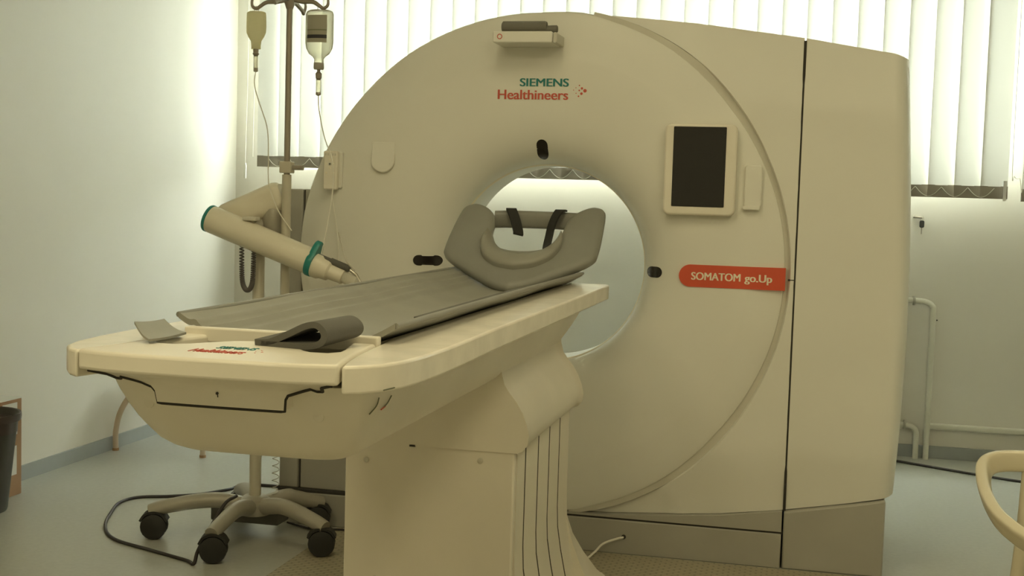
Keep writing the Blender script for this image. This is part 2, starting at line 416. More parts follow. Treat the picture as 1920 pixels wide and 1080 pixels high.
def side_cover():
    rows = []; nz = 60
    us = [0, .0, .2, .4, .6, .78, .84, .89, .93, .96, .98, .993, 1.0]
    x0 = .8715
    for j in range(nz + 1):
        s = j / nz; row = []
        for i, u in enumerate(us):
            zz = .25 + s * 1.5; xr = RIGHT(.28 + s * 1.45); x = x0 + (xr - x0) * u
            z = BOT(x) + (TOP(x) - BOT(x)) * s
            rr = .05; dx = max(0, x - (xr - rr)); y = rr * 1.5 * (1 - math.sqrt(max(0, 1 - (dx / rr) ** 2)))
            row.append((x, y + crease(x, z) + .004 + (.08 if i == 0 else 0), z))
        row.append((row[-1][0] + .001, .45, row[-1][2])); row.append((row[-1][0] - .02, .78, row[-1][2]))
        rows.append(row)
    top = [(x, max(y, .06) if y < .3 else y, z + .0) for x, y, z in rows[-1]]
    back = [(x, .78, z - .004) for x, y, z in rows[-1]]
    bot = [(x, max(.07, y), z) for x, y, z in rows[0]]
    loft('side_cover', [bot] + rows + [top, back], 'shell', G, caps=False, closed=False, smooth=32)
side_cover()
# vertical seam
tube('seam', [(XS + .0033, .03, BOT(XS) - .002), (XS + .0033, .012, .4), (XS + .0033, .012, 1.5), (XS + .0033, .035, TOP(XS) - .01)], .0045, 'darkseam', G, 6, 6)
tube('seam', [(.846, .006, .986), (XS + .002, .006, .986)], .0028, 'darkseam', G, 6)
# grey base
g = .003
prism('plinth', [(-.988, 0), (XS - g, 0), (XS - g, .119), (-.988, .119)], 'y', .006, .70, 'grey', G, .003, 1)
box('plinth_gap', (-.98, .014, .117), (XS, .5, .128), 'darkseam', G)
prism('base_panel', [(-.35, .126)] + [(XS - g, .126), (XS - g, BOT(XS) - .002)] + [(x, BOT(x) - .002) for x in (.75, .655, .57, .489, .40, .32, .243, .17)] + [(.1, .131), (-.35, .131)], 'y', .010, .5, 'grey', G)
prism('base_side', [(XS + g, 0), (1.198, 0), (1.198, .262), (1.1, .241), (1.0, .222), (XS + g, .196)], 'y', .008, .70, 'grey', G, .006, 2)
prism('left_lower_panel', [(-.6195, .127), (-.15, .127), (-.15, .40), (-.6195, .40)], 'y', .045, .60, 'grey', G)
prism('left_panel', [(-.906, .127), (-.62, .127), (-.62, 1.243), (-.906, 1.243)], 'y', .045, .70, 'grey', G, .003, 1)
prism('left_side_panel', [(-.988, .127), (-.912, .127), (-.912, 1.243), (-.988, 1.243)], 'y', .04, .70, 'grey', G, .004, 2)
box('seam', (-.913, .055, .127), (-.905, .3, 1.24), 'darkseam', G)
disc('cable_grommet', (.325, .006, .062), .008, (0, -1, 0), .004, 'darkseam', G)
# positioning laser windows, following the funnel
def pill(name, cx, cz, L, W, ang, off, m):
    n = 10; pts = []
    for k in range(n + 1): a = -PI / 2 + PI * k / n; pts.append((L / 2 - W / 2 + math.cos(a) * W / 2, math.sin(a) * W / 2))
    for k in range(n + 1): a = PI / 2 + PI * k / n; pts.append((-L / 2 + W / 2 + math.cos(a) * W / 2, math.sin(a) * W / 2))
    ca, sa = math.cos(ang), math.sin(ang)
    loops = []
    for s, d in ((1, .004), (1, off), (.66, off), (.33, off), (.02, off)):
        l = []
        for u, v in pts:
            u, v = u * (1 if s > .9 else s), v * s
            x, z = cx + u * ca - v * sa, cz + u * sa + v * ca
            l.append((x, face_y(math.hypot(x, z - ZC)) + d, z))
        loops.append(l)
    return loft(name, loops, m, G, smooth=40)
pill('laser_window', -.016, 1.4065, .068, .040, PI / 2, -.002, 'laser')
pill('laser_window', -.424, 1.0, .096, .038, 0, -.002, 'laser')
pill('laser_window', .392, .992, .058, .038, 0, -.002, 'laser')
# logo on the disc
text('logo_text', 'SIEMENS', 'teal', -.096, .078, 1.6225, 1.650, -.001, G, .030)
text('logo_text', 'Healthineers', 'redtext', -.174, .077, 1.577, 1.610, -.001, G, .024)
for dx, dz, r in ((.135, 1.609, .0062), (.124, 1.617, .0042), (.115, 1.627, .0024), (.123, 1.599, .0046), (.113, 1.590, .0028), (.115, 1.610, .0028), (.103, 1.619, .0016), (.104, 1.600, .0018), (.095, 1.611, .0016)):
    disc('logo_dot', (dx, .0005, dz), r, (0, -1, 0), .0012, 'redtext', G, 12)
# orange name strip
pts = [(.838, .9495), (.838, 1.0255)] + [(.52 + .038 * math.cos(a) * 1.0, .9875 + .038 * math.sin(a)) for a in [PI / 2 + PI * k / 14 for k in range(15)]]
prism('name_strip', pts, 'y', -.002, .02, 'red', G)
text('name_text', 'SOMATOM', 'print', .524, .690, .974, 1.000, -.0022, G, .034)
text('name_text', 'go.Up', 'print', .703, .795, .966, 1.000, -.0022, G, .034)
# touch panel
tp = prism('touch_panel', rrect(.421, .662, 1.193, 1.500, .022), 'y', -.036, .01, 'bedshell', G, .007)
prism('screen', rrect(.450, .626, 1.222, 1.490, .003), 'y', -.0375, -.03, 'screen', tp)
# clip plate, round handle plate
prism('clip_plate', rrect(.690, .748, 1.222, 1.368, .012), 'y', -.012, .01, 'shell', G, .005)
prism('clip_ledge', rrect(.686, .745, 1.216, 1.230, .006), 'y', -.020, .01, 'shell', G, .004)
prism('handle_plate', [(-.546, 1.42), (-.546, 1.354)] + [(-.590 + .044 * math.cos(a), 1.354 + .044 * math.sin(a)) for a in [-PI * k / 14 for k in range(1, 14)]] + [(-.634, 1.354), (-.634, 1.42)], 'y', -.014, .02, 'shell', G, .004)
for v_ in bpy.data.objects['handle_plate'].data.vertices:
    if v_.co.y < 0: v_.co.y += max(0, v_.co.z - 1.34) * .16
# ledge at the crown
sh = bevel(prism('crown_ledge', rrect(-.166, .040, 1.757, 1.795, .006), 'y', -.13, .03, 'shell', G), .004)
prism('ledge_end_cap', rrect(.041, .055, 1.758, 1.793, .005), 'y', -.12, .02, 'groove', G, .003)
lathe('red_ring', [(.0065, 0), (.0065, .002), (.009, .002), (.009, 0)], (-.141, -.1295, 1.777), (0, -1, 0), 'redtext', sh, 20)

# ---- strap roll on the ledge
t = thing('rolled_strap', 'grey rolled-up strap lying on the ledge at the crown of the scanner', 'strap', None, (-.06, -.08, 1.795))
lathe('roll', [(0, 0), (.015, 0), (.0195, .004), (.0198, .15), (.017, .156), (0, .156)], (-.085, 0, .0205), (1, 0, 0), 'roll', t, 20)
lathe('tail_roll', [(0, 0), (.012, 0), (.0128, .034), (.010, .037), (0, .037)], (.071, 0, .0135), (1, 0, 0), 'roll', t, 16)

# ---- hand remote on the disc rim
t = thing('hand_remote', 'white hand remote with a thin cable, hung on the rim of the scanner disc', 'remote', None, (-.78, 0, 1.244))
bevel(prism('cradle', rrect(-.02, .034, .006, .137, .006), 'y', -.006, .012, 'shell', t), .003)
bevel(prism('body', rrect(-.028, .024, .0, .139, .006), 'y', -.030, -.005, 'bedshell', t), .005)
for bx, bz, r, mm in ((-.002, .092, .0065, 'groove'), (-.002, .092, .003, 'darkseam'), (-.016, .093, .0025, 'print'), (.012, .093, .0025, 'print'), (-.002, .107, .0025, 'print'), (-.002, .077, .0025, 'print'), (-.016, .060, .0035, 'print'), (.012, .060, .0035, 'print')):
    disc('button', (bx, -.0298, bz), r, (0, -1, 0), .0022 if mm != 'darkseam' else .003, mm, t, 10)
for k in range(5): box('speaker_slot', (-.021 + k * .009, -.0306, .122), (-.016 + k * .009, -.029, .130), 'groove', t)
tube('cable', [(.004, -.02, .002), (.006, -.02, -.04), (.022, -.02, -.12), (.032, -.022, -.2), (.036, -.022, -.3), (.04, -.02, -.42)], .0022, 'whitecable', t, 6)
# white cable leaving the plinth
tag(tube('white_cable', [(.325, -.003, .062), (.30, -.02, .058), (.26, -.05, .045), (.235, -.08, .02), (.2, -.14, .004), (.1, -.18, .004)], .004, 'whitecable', None, 6),
    'thin white cable running from a hole in the grey scanner base', 'cable')

# ================================================================== patient table
T = thing('patient_table', 'long cream patient table on a pedestal in front of the scanner', 'patient table', None, (0, 0, 0))
ZTOP, ZRB = .967, .922
half = [(0, -2.552), (.06, -2.551), (.12, -2.549), (.17, -2.543), (.215, -2.53), (.25, -2.508), (.275, -2.475), (.292, -2.42), (.301, -2.34), (.305, -2.22), (.304, -2.05), (.301, -1.9)]
split = [(.222, -2.528), (.209, -2.47), (.197, -2.40), (.186, -2.30), (.178, -2.215), (.176, -2.20)]
# foot cover with recess
recess = [(.134, -2.228), (.142, -2.27), (.158, -2.34), (.162, -2.375), (.15, -2.395), (.125, -2.396), (.105, -2.38), (.082, -2.345), (.055, -2.312), (.025, -2.298)]
rec = recess + [(-x, y) for x, y in reversed(recess)]
outer = [(x, y) for x, y in half if x <= .2] + split
fo = outer + [(-x, y) for x, y in reversed(outer) if x > 0]
foot = plate('foot_cover', fo, [rec], .936, ZTOP + .002, 'bedshell', T, .006)
plate('recess_floor', [(.168, -2.21), (.172, -2.41), (-.172, -2.41), (-.168, -2.21)], [], ZTOP - .030, ZTOP - .022, 'mat', foot)
for s in (-1, 1):
    xi = .167
    o = [(.2255, -2.526), (.25, -2.508), (.275, -2.475), (.292, -2.42), (.301, -2.34), (.305, -2.22), (.304, -2.05), (.301, -1.9), (.301, -.45), (.300, -.375), (.296, -.355), (.285, -.345), (.26, -.342), (xi, -.342), (xi, -2.12), (.1795, -2.20), (.1815, -2.215), (.1895, -2.30), (.2005, -2.40), (.2125, -2.47)]
    prism('side_rail', [(s * x, y) for x, y in o], 'z', ZRB, ZTOP, 'railshell', T, .005)
# front fascia plate of the foot end
def fy(z): return -2.548 + (.955 - z) * .95 if z < .955 else -2.548
fas = [(-.205, .950), (-.185, .935), (-.168, .929), (-.118, .910), (-.112, .902), (-.110, .883), (.112, .883), (.114, .902), (.120, .910), (.168, .929), (.185, .935), (.205, .950)]
HW = [(.772, .130), (.776, .152), (.785, .168), (.80, .182), (.825, .196), (.86, .212), (.89, .222), (.923, .232), (.94, .235)]
HY = [(.772, -2.312), (.776, -2.332), (.785, -2.352), (.80, -2.374), (.84, -2.41), (.883, -2.438), (.923, -2.455)]
def hullpt(u, z):
    """plan point of the underbody at height z; u in [-1,1] round the foot end"""
    hw = lerp_table(HW, z); yf = lerp_table(HY, z)
    a = u * PI / 2; p = .34
    sx = math.copysign(abs(math.sin(a)) ** p, a); cy = abs(math.cos(a)) ** p
    return hw * sx, yf + .12 - .12 * cy
hz = [.772, .774, .776, .780, .785, .792, .80, .812, .825, .84, .865, .89, .905, .920]
loops = []
for z in hz:
    l = [(*hullpt(-1 + 2 * k / 48, z), z) for k in range(49)]
    hw = l[-1][0]; l = [(-hw, -.62 + (z - .772) * 1.7, z)] + l + [(hw, -.62 + (z - .772) * 1.7, z)]
    loops.append(l)
loft('underbody', loops, 'bedshell', T, smooth=40)
# fascia follows the hull front, standing proud
def front_y(x, z):
    lo, hi = -1.0, 1.0
    for _ in range(40):
        mid = (lo + hi) / 2
        if hullpt(mid, z)[0] < x: lo = mid
        else: hi = mid
    return hullpt(lo, z)[1]
nx = 40
FB = [(0, .883), (.110, .883), (.1125, .902), (.118, .910), (.150, .9215), (.164, .926), (.170, .921), (.178, .921), (.184, .930), (.205, .9365), (.22, .9375)]
def fbot(x): return lerp_table(FB, abs(x))
def fas_y(x, z):
    """fascia leans back from the foot cover's front edge and curves round the corners"""
    e = lerp_table([(p[0], p[1]) for p in half if p[0] < .28], abs(x))
    return e + .004 + lerp_table([(.86, .074), (.885, .070), (.905, .066), (.917, .060), (.928, .036), (.938, 0)], z)
xs = sorted(set([-.208 + .416 * k / nx for k in range(nx + 1)] + [s * p[0] for p in FB for s in (-1, 1) if p[0] < .21]))
rows = []
for x in xs:
    b = min(fbot(x), .9365); row = []
    for d in (0, 1):
        for k in range(5):
            z = b + (.9375 - b) * (k if d == 0 else 4 - k) / 4
            row.append((x, fas_y(x, z) + (.05 if d else 0), z))
    rows.append(row)
loft('fascia', rows, 'bedshell', T, smooth=40)
edge = [(x, fas_y(x, fbot(x)) + .004, fbot(x) - .0022) for x in xs]
tube('fascia_gap', edge, .0028, 'darkseam', T, 6, smooth_path=False)
lathe('lock_eye', [(0, 0), (.0022, 0), (.0022, .003), (0, .003)], (0, fas_y(0, .905) - .0005, .905), (0, -1, 0), 'darkseam', T, 10)
tube('lock_slot', [(0, fas_y(0, .9035) - .001, .9035), (0, fas_y(0, .8985) - .001, .8985)], .0009, 'darkseam', T, 6)
for px, pz in ((-.150, .872), (.150, .868)):
    disc('plug', (px, front_y(px, pz) + .001, pz), .009, (0, -1, 0), .003, 'railshell', T)
# logo on the foot cover
text('logo_text', 'SIEMENS', 'teal', -.034, .034, -2.425, -2.398, ZTOP + .0022, T, .012, True)
text('logo_text', 'Healthineers', 'redtext', -.056, .036, -2.478, -2.442, ZTOP + .0022, T, .01, True)
for dx, dy, r in ((.056, -2.440, .0022), (.050, -2.426, .0016), (.049, -2.452, .0016), (.045, -2.418, .001), (.044, -2.438, .0012)):
    disc('logo_dot', (dx, dy, ZTOP + .0018), r, (0, 0, 1), .0006, 'redtext', T, 8)
for pts in ([(.2165, -2.37, .868), (.2205, -2.347, .879), (.2255, -2.350, .893)], [(.276, -2.475, .9265), (.285, -2.449, .9275)], [(.2225, -2.276, .886), (.2185, -2.285, .874), (.2165, -2.301, .868)]):
    tube('scuff_mark', pts, .0011, 'scuff', T, 5, 5)
tube('scuff_mark', [(.2165, -2.312, .8665), (.2175, -2.293, .8695)], .0012, 'redtext', T, 5, smooth_path=False)
# upper pedestal cover with flared lip
YP, YQ = -1.31, -.56
prof = [(.222, .600), (.236, .606), (.249, .622), (.252, .645), (.246, .672), (.234, .702), (.218, .728), (.200, .750), (.186, .77), (.178, .80), (.176, .90)]
sec = [(x, z) for x, z in prof] + [(-x, z) for x, z in reversed(prof)]
ys = [(YP, .0), (YP + .004, .004), (YP + .012, .006), (YQ - .05, .006), (YQ - .012, .004), (YQ, -.004)]
loops = [[(x + math.copysign(d - .006, x), y, z) for x, z in sec] for y, d in ys]
loft('pedestal_cover', loops, 'bedshell', T, smooth=45)
# lower pedestal
XP = .222
box('pedestal', (-XP + .012, YP + .012, 0), (XP - .012, YQ - .01, .62), 'bedshell', T)
fp = box('front_panel', (-XP, YP + .004, .0), (XP, YP + .03, .613), 'bedshell', T, .005)
cuts = [YP + .03, -1.175, -1.015, -.865, -.715, YQ]
gap = .007
for a, b in zip(cuts, cuts[1:]):
    for s in (-1, 1):
        dz = .006
        # telescoping leaves flare outwards at the foot
        loops = []
        for z in (0.02, .10, .2, .27, .33, .62):
            fl = .055 * max(0, (.30 - z) / .28) ** 1.3
            x1 = s * (XP + fl); x0 = s * (XP - .014 + fl)
            loops.append([(x0, a + gap, z), (x1, a + gap, z), (x1, b - gap, z), (x0, b - gap, z)])
        loft('side_leaf', loops, 'bedshell', T, smooth=25)
for y in cuts[1:-1]:
    for s in (-1, 1):
        loops = []
        for z in (0.02, .10, .2, .27, .33, .62):
            fl = .055 * max(0, (.30 - z) / .28) ** 1.3 - .0006
            x1 = s * (XP + fl); x0 = s * (XP - .012 + fl)
            loops.append([(x0, y - .0075, z), (x1, y - .0075, z), (x1, y + .0075, z), (x0, y + .0075, z)])
        loft('leaf_gap', loops, 'darkseam', T, smooth=25)
prism('floor_flange', [(-.31, YP + .12), (.31, YP + .12), (.33, YP + .2), (.33, YQ + .20), (.30, YQ + .26), (-.30, YQ + .26), (-.33, YQ + .20), (-.33, YP + .2)], 'z', 0, .022, 'bedshell', T, .006)
loops = []
for z, d in ((.02, .33), (.06, .305), (.13, .272), (.2, .245), (.28, .226)):
    loops.append([(-d, YQ - .03 + 0, z), (d, YQ - .03, z), (d - .01, YQ + (d - .22) * 1.9, z), (-d + .01, YQ + (d - .22) * 1.9, z)])
loft('rear_flare', loops, 'bedshell', T, smooth=25)
for x, z in ((-.165, .555), (.135, .575), (-.135, .25)):
    disc('screw_cap', (x, YP + .0045, z), .0075, (0, -1, 0), .003, 'groove', T, 14)
box('cover_notch', (-.05, YP - .001, .598), (-.035, YP + .01, .603), 'darkseam', T)
# cradle board under the mat
def trough(x): return .928 + 1.50 * x * x
def sheet(name, xs, y0, y1, zf, th, m, parent, ny=2):
    loops = []
    for j in range(ny + 1):
        yf = lambda x: (y0(x) if callable(y0) else y0) * (1 - j / ny) + y1 * j / ny
        loops.append([(x, yf(x), zf(x, yf(x))) for x in xs] + [(x, yf(x), zf(x, yf(x)) - th) for x in reversed(xs)])
    return loft(name, loops, m, parent, smooth=40)
xs = [-.163 + .326 * k / 24 for k in range(25)]
sheet('cradle', xs, -2.205, -.33, lambda x, y: trough(x) - .004, .016, 'railshell', T)
bevel(box('cradle_end', (-.184, -2.246, .955), (.184, -2.224, .981), 'bedshell', T), .003)

# ---- mat on the cradle
def matz(x, y):
    z = trough(x) + .010
    for c, hgt, wd in ((-.174, .008, .009), (-.150, .009, .009), (-.126, .007, .008)): z += hgt * math.exp(-((x - c) / wd) ** 2)
    return z
xs = [-.208 + .416 * k / 94 for k in range(95)]
mt = sheet('table_mat', xs, -2.222, -.34, lambda x, y: matz(x, y) + .0015 * math.sin(y * 9 + x * 14), .011, 'mat', None, 40)
tag(mt, 'long grey-green padded mat lining the patient table', 'mat')
for s in (1, -1):
    tube('edge_piping', [(s * .209, y, matz(s * .209, y) - .004) for y in (-2.220, -1.7, -1.2, -.8, -.345)], .0055, 'cushion', mt, 8, 4)
tube('side_strap', [(.190, -2.02, matz(.190, 0) + .004), (.186, -1.6, matz(.186, 0) + .006), (.188, -1.2, matz(.188, 0) + .006), (.172, -.8, matz(.172, 0) + .006), (.15, -.6, matz(.15, 0) + .004)], 0, 'felt', mt, section=[(-.012, -.002), (.012, -.002), (.012, .002), (-.012, .002)])

# ---- head holder: sloped cushion with a crescent pad, bar and straps
H = thing('head_holder', 'grey padded head holder with raised wings at the end of the table', 'head holder', None, (0, -.5, .94))
def hp(u, s, lift=0):
    d = Vector((0, .38, .25)); nrm = Vector((0, -.25, .38)).normalized()
    wing = .035 * max(0, (abs(u) - .10) / .15) ** 1.5 * s
    return Vector((u, 0, 0)) + d * s + nrm * (lift + 0) 
outl = [(0, .0), (.06, .05), (.15, .19), (.238, .35), (.253, .47), (.250, .78), (.243, .94), (.222, 1.0), (.19, 1.01), (.150, .95), (.125, .84), (.119, .70), (.112, .56), (.085, .49), (.04, .45), (0, .44)]
cp = catmull([(a, b, 0) for a, b in outl], 5)
ol = [(p.x, p.y) for p in cp] + [(-p.x, p.y) for p in reversed(cp[1:-1])]
cx_ = 0
def inset(pts, d):
    n = len(pts); out = []
    for i in range(n):
        a = Vector((pts[i - 1][0], pts[i - 1][1] * .455)); b = Vector((pts[(i + 1) % n][0], pts[(i + 1) % n][1] * .455)); t = (b - a).normalized()
        nn = Vector((-t.y, t.x)); q = Vector((pts[i][0], pts[i][1] * .455)) + nn * d; out.append((q.x, q.y / .455))
    return out
lv = [(-.016, .016), (-.016, .004), (-.012, 0), (.002, -.002), (.010, .002), (.016, .010), (.019, .022)]
loops = []
for h, d in lv:
    l = []
    for u, s in inset(ol, d):
        w_ = max(0, (abs(u) - .11) / .14); l.append(hp(u, s, h + .010 * w_ * w_ * min(1, s * 1.4)))
    loops.append(l)
ho = loft('cushion', loops, 'cushion', H, smooth=50)
cres_o = [(.128, .60), (.134, .48), (.114, .33), (.065, .225), (0, .185)]
cres_i = [(0, .42), (.05, .45), (.09, .53), (.112, .64)]
co = [(p.x, p.y) for p in catmull([(a, b, 0) for a, b in cres_o], 6)][::-1]; ci = [(p.x, p.y) for p in catmull([(a, b, 0) for a, b in cres_i], 8)]
co = co[:len(ci)] if len(co) >= len(ci) else co
nC = min(len(co), len(ci))
pick = lambda l, k: l[round(k * (len(l) - 1) / (nC - 1))]
oc = [(-pick(co, k)[0], pick(co, k)[1]) for k in range(nC - 1, 0, -1)] + [pick(co, k) for k in range(nC)]
ic = [(-pick(ci, k)[0], pick(ci, k)[1]) for k in range(nC - 1, 0, -1)] + [pick(ci, k) for k in range(nC)]
loops = []
for (ou, os_), (iu, is_) in zip(oc, ic):
    mix = lambda t: (ou + (iu - ou) * t, os_ + (is_ - os_) * t)
    loops.append([hp(*mix(t), h) for t, h in ((0, -.004), (0, .032), (.06, .040), (.22, .043), (.5, .036), (.8, .020), (1, .004), (1, -.012))])
loft('crescent_pad', loops, 'mat', H, smooth=60)
# back bowl behind the opening, bar with straps
tube('back_bar', [(-.150, .42, .214), (-.07, .43, .216), (.07, .43, .216), (.150, .42, .214)], 0, 'cushion', H, 14, 6, section=[(math.copysign(abs(math.cos(a)) ** .6, math.cos(a)) * .022, math.copysign(abs(math.sin(a)) ** .6, math.sin(a)) * .030) for a in [2 * PI * k / 20 for k in range(20)]])
flat = [(-.014, -.0025), (.014, -.0025), (.014, .0025), (-.014, .0025)]
for s in (-1, 1):
    pth = [(s * .094, .42, .250), (s * .088, .395, .250), (s * .078, .388, .232), (s * .068, .386, .205), (s * .060, .384, .178), (s * .056, .372, .165)]
    if s > 0: pth = [(.086, .42, .250), (.080, .395, .250), (.068, .388, .230), (.056, .386, .198), (.050, .38, .165), (.048, .36, .135), (.052, .34, .125)]
    st = tube('strap', pth, 0, 'strap', H, section=[(a * 1.25, b * 1.4) for a, b in flat])
H.location.z += .004

# ---- loose flap and folded pad at the foot
c00, c10, c11, c01 = Vector((-.200, -2.392, .996)), Vector((-.152, -2.428, .972)), Vector((-.142, -2.318, .974)), Vector((-.228, -2.238, .986))
loops = []
for k in range(13):
    u = k / 12; r = []
    for j in range(9):
        q = j / 8
        p = (c00 * (1 - u) + c10 * u) * (1 - q) + (c01 * (1 - u) + c11 * u) * q
        r.append(p + Vector((0, 0, -.005 * math.sin(PI * u) - .002 * math.sin(PI * q) + .006)))
    loops.append(r + [p - Vector((0, 0, .004)) for p in reversed(r)])
tag(loft('strap_flap', loops, 'mat', None, smooth=50), 'small curled grey-green flap at the foot of the table', 'pad')
# folded pad: sheet rolled over once, axis running away along the table
P = [(-.085, .006), (-.05, .010), (-.01, .030), (.03, .052), (.055, .057), (.072, .044), (.074, .026), (.060, .012), (.03, .006), (-.03, .004), (-.07, .003)]
pc = catmull([(a, 0, b) for a, b in P], 6)
tt = .0072; loops = []
nn = []
for i in range(len(pc)):
    d = (pc[min(i + 1, len(pc) - 1)] - pc[max(i - 1, 0)]).normalized(); nn.append(Vector((-d.z, 0, d.x)))
sec = [p + n * tt for p, n in zip(pc, nn)] + [p - n * tt for p, n in zip(reversed(pc), reversed(nn))]
A0, A1 = Vector((.076, -2.370, .964)), Vector((.100, -2.262, .972))
loops = [[A0 + (A1 - A0) * k + Vector((p.x * .84, p.x * -.16, p.z * (.72 - .08 * k) + .006)) for p in sec] for k in (0, .02, .5, .98, 1)]
tag(loft('folded_pad', loops, 'felt', None, smooth=50), 'dark grey pad folded over itself in the recess at the foot of the table', 'pad')

# ================================================================== contrast injector on its stand
CX, CY = -.952, -.25
I = thing('injector_stand', 'contrast injector with teal rings on a five-legged wheeled stand with infusion pole', 'injector', None, (CX, CY, 0))
lathe('hub', [(0, .095), (.054, .095), (.058, .11), (.052, .15), (.034, .162), (0, .162)], (0, 0, 0), (0, 0, 1), 'legmetal', I, 24)
lathe('column', [(0, .15), (.0205, .15), (.0205, 1.02), (.015, 1.03), (0, 1.03)], (0, 0, 0), (0, 0, 1), 'pole', I, 24)
for ang in (-20, -92, -164, 124, 52):
    a = math.radians(ang); c, s = math.cos(a), math.sin(a); Lg = {-20: .315, -92: .295, -164: .35, 124: .33, 52: .255}[ang]
    lg = tube('leg', [(c * .035, s * .035, .125), (c * .12, s * .12, .140), (c * .6 * Lg, s * .6 * Lg, .134), (c * (Lg - .03), s * (Lg - .03), .112), (c * (Lg + .015), s * (Lg + .015), .098)], lambda t: .030 - .006 * t, 'legmetal', I, 12, 6)
    cx, cy = c * Lg, s * Lg
    px, py = .32, -.947
    lathe('caster_stem', [(0, 0), (.011, 0), (.011, .04), (0, .04)], (cx, cy, .06), (0, 0, 1), 'rubber', lg, 12)
    for sd in (-1, 1):
        lathe('caster_wheel', [(0, -.011), (.032, -.011), (.044, -.008), (.046, 0), (.044, .008), (.032, .011), (0, .011)], (cx + px * sd * .019, cy + py * sd * .019, .046), (px, py, 0), 'rubber', lg, 20)
    tube('caster_hood', [(cx - py * .046, cy + px * .046, .066), (cx - py * .03, cy + px * .03, .088), (cx, cy, .097), (cx + py * .03, cy - px * .03, .088), (cx + py * .046, cy - px * .046, .066)], 0, 'rubber', lg, section=[(-.026, -.004), (.026, -.004), (.026, .004), (-.026, .004)])
box('power_pack', (-.185, .03, .048), (.075, .13, .105), 'felt', I, .006)
# infusion pole with clamp and four-hook head
PX, PY = .099, 0.0
tube('infusion_pole', [(PX, PY, .66), (PX, PY, 1.29)], .016, 'pole', I, 16, smooth_path=False)
tube('upper_pole', [(PX, PY, 1.29), (PX, PY, 1.93)], .0105, 'poledark', I, 14, smooth_path=False)
tube('pole_bracket', [(0, 0, .70), (PX, PY, .70)], .016, 'pole', I, 12, smooth_path=False)
tube('pole_bracket', [(0, 0, .80), (PX, PY, .80)], .016, 'pole', I, 12, smooth_path=False)
box('pole_clamp', (PX - .022, -.018, 1.295), (PX + .022, .018, 1.335), 'pole', I, .004)
tube('clamp_screw', [(PX + .02, 0, 1.315), (PX + .06, 0, 1.315)], .009, 'poledark', I, 10, smooth_path=False)
lathe('pole_crown', [(0, -.02), (.012, -.02), (.018, .0), (.02, .03), (.012, .05), (0, .05)], (PX, PY, 1.874), (0, 0, 1), 'poledark', I, 16)
for s in (-1, 1):
    tube('hook_arm', [(PX, PY, 1.889), (PX + s * .045, PY, 1.879), (PX + s * .085, PY, 1.877), (PX + s * .108, PY, 1.864), (PX + s * .122, PY, 1.856), (PX + s * .137, PY, 1.864), (PX + s * .139, PY, 1.882), (PX + s * .13, PY, 1.899)], lambda t: .0085 - .0045 * t, 'poledark', I, 8, 6)
    tube('hook_arm', [(PX, PY, 1.889), (PX, PY + s * .06, 1.879), (PX, PY + s * .108, 1.864), (PX, PY + s * .122, 1.856), (PX, PY + s * .139, 1.882), (PX, PY + s * .13, 1.899)], lambda t: .0085 - .0045 * t, 'poledark', I, 8, 6)
# articulated arm
def slab(name, a, b, wd, ht, m, parent, r=.02):
    a = Vector(a); b = Vector(b); d = (b - a).normalized(); side = Vector((0, 0, 1)).cross(d).normalized(); up = d.cross(side)
    sec = rrect(-wd / 2, wd / 2, -ht / 2, ht / 2, r, 6)
    loops = []
    for t, k in ((-.012, .75), (0, .93), (.012, 1)): loops.append([a + d * (t + .012) + side * (u * k) + up * (w * k) for u, w in sec])
    for t, k in ((-.012, 1), (0, .93), (.012, .75)): loops.append([b + d * (t - .012) + side * (u * k) + up * (w * k) for u, w in sec])
    return loft(name, loops, m, parent, smooth=50)
slab('arm', (.070, .045, 1.222), (-.155, .035, 1.122), .085, .105, 'plastic', I, .03)
lathe('arm_joint', [(0, 0), (.038, 0), (.042, .01), (.042, .09), (.036, .10), (0, .10)], (.035, .045, 1.085), (0, 0, 1), 'legmetal', I, 24)
tube('elbow', [(.0, .04, 1.12), (-.015, .0, 1.09), (-.02, -.03, 1.075)], .022, 'legmetal', I, 12)
tube('wrist', [(-.115, .03, 1.125), (-.118, -.03, 1.122)], .034, 'plastic', I, 16, smooth_path=False)
# injector head
hA = Vector((-.169, -.05, 1.133)); hB = Vector((.222, -.05, .994)); hd = (hB - hA).normalized(); L = (hB - hA).length
lathe('injector_head', [(0, .008), (.046, .008), (.0475, .02), (.0475, .1), (.046, L - .01), (0, L - .01)], hA, hd, 'plastic', I, 40)
lathe('end_ring', [(0, 0), (.046, 0), (.0485, .004), (.0485, .010), (.046, .012), (0, .012)], hA, hd, 'tealring', I, 40)
up = hd.cross(Vector((0, 1, 0))); up = up if up.z > 0 else -up
# flange: tear-drop plate
fl = []
yv = Vector((0, 1, 0))
for k in range(36):
    a = 2 * PI * k / 36; u, v_ = math.cos(a) * .050, math.sin(a) * .050
    if v_ > .02: v_ = .02 + (v_ - .02) * 1.9; u *= .80
    fl.append((u, v_))
loft('teal_flange', [[hB + hd * t + yv * (u * k) + up * (v_ * k) for u, v_ in fl] for t, k in ((-.012, .97), (-.009, 1), (.006, 1), (.009, .97))], 'tealring', I, smooth=50)
lathe('syringe_collar', [(0, 0), (.042, 0), (.042, .02), (.036, .03), (.034, .055), (.027, .062), (.025, .11), (.02, .112), (0, .112)], hB + hd * .009 - up * .006, hd, 'plastic', I, 28)
lathe('syringe', [(0, 0), (.02, 0), (.02, .05), (.006, .065), (.004, .085), (0, .085)], hB + hd * .118 - up * .006, hd, 'clearb', I, 18)
lathe('plunger_rod', [(0, 0), (.009, 0), (.009, .05), (.012, .05), (.012, .12), (.006, .125), (0, .125)], hB + hd * .009 + up * .028, hd, 'felt', I, 14)
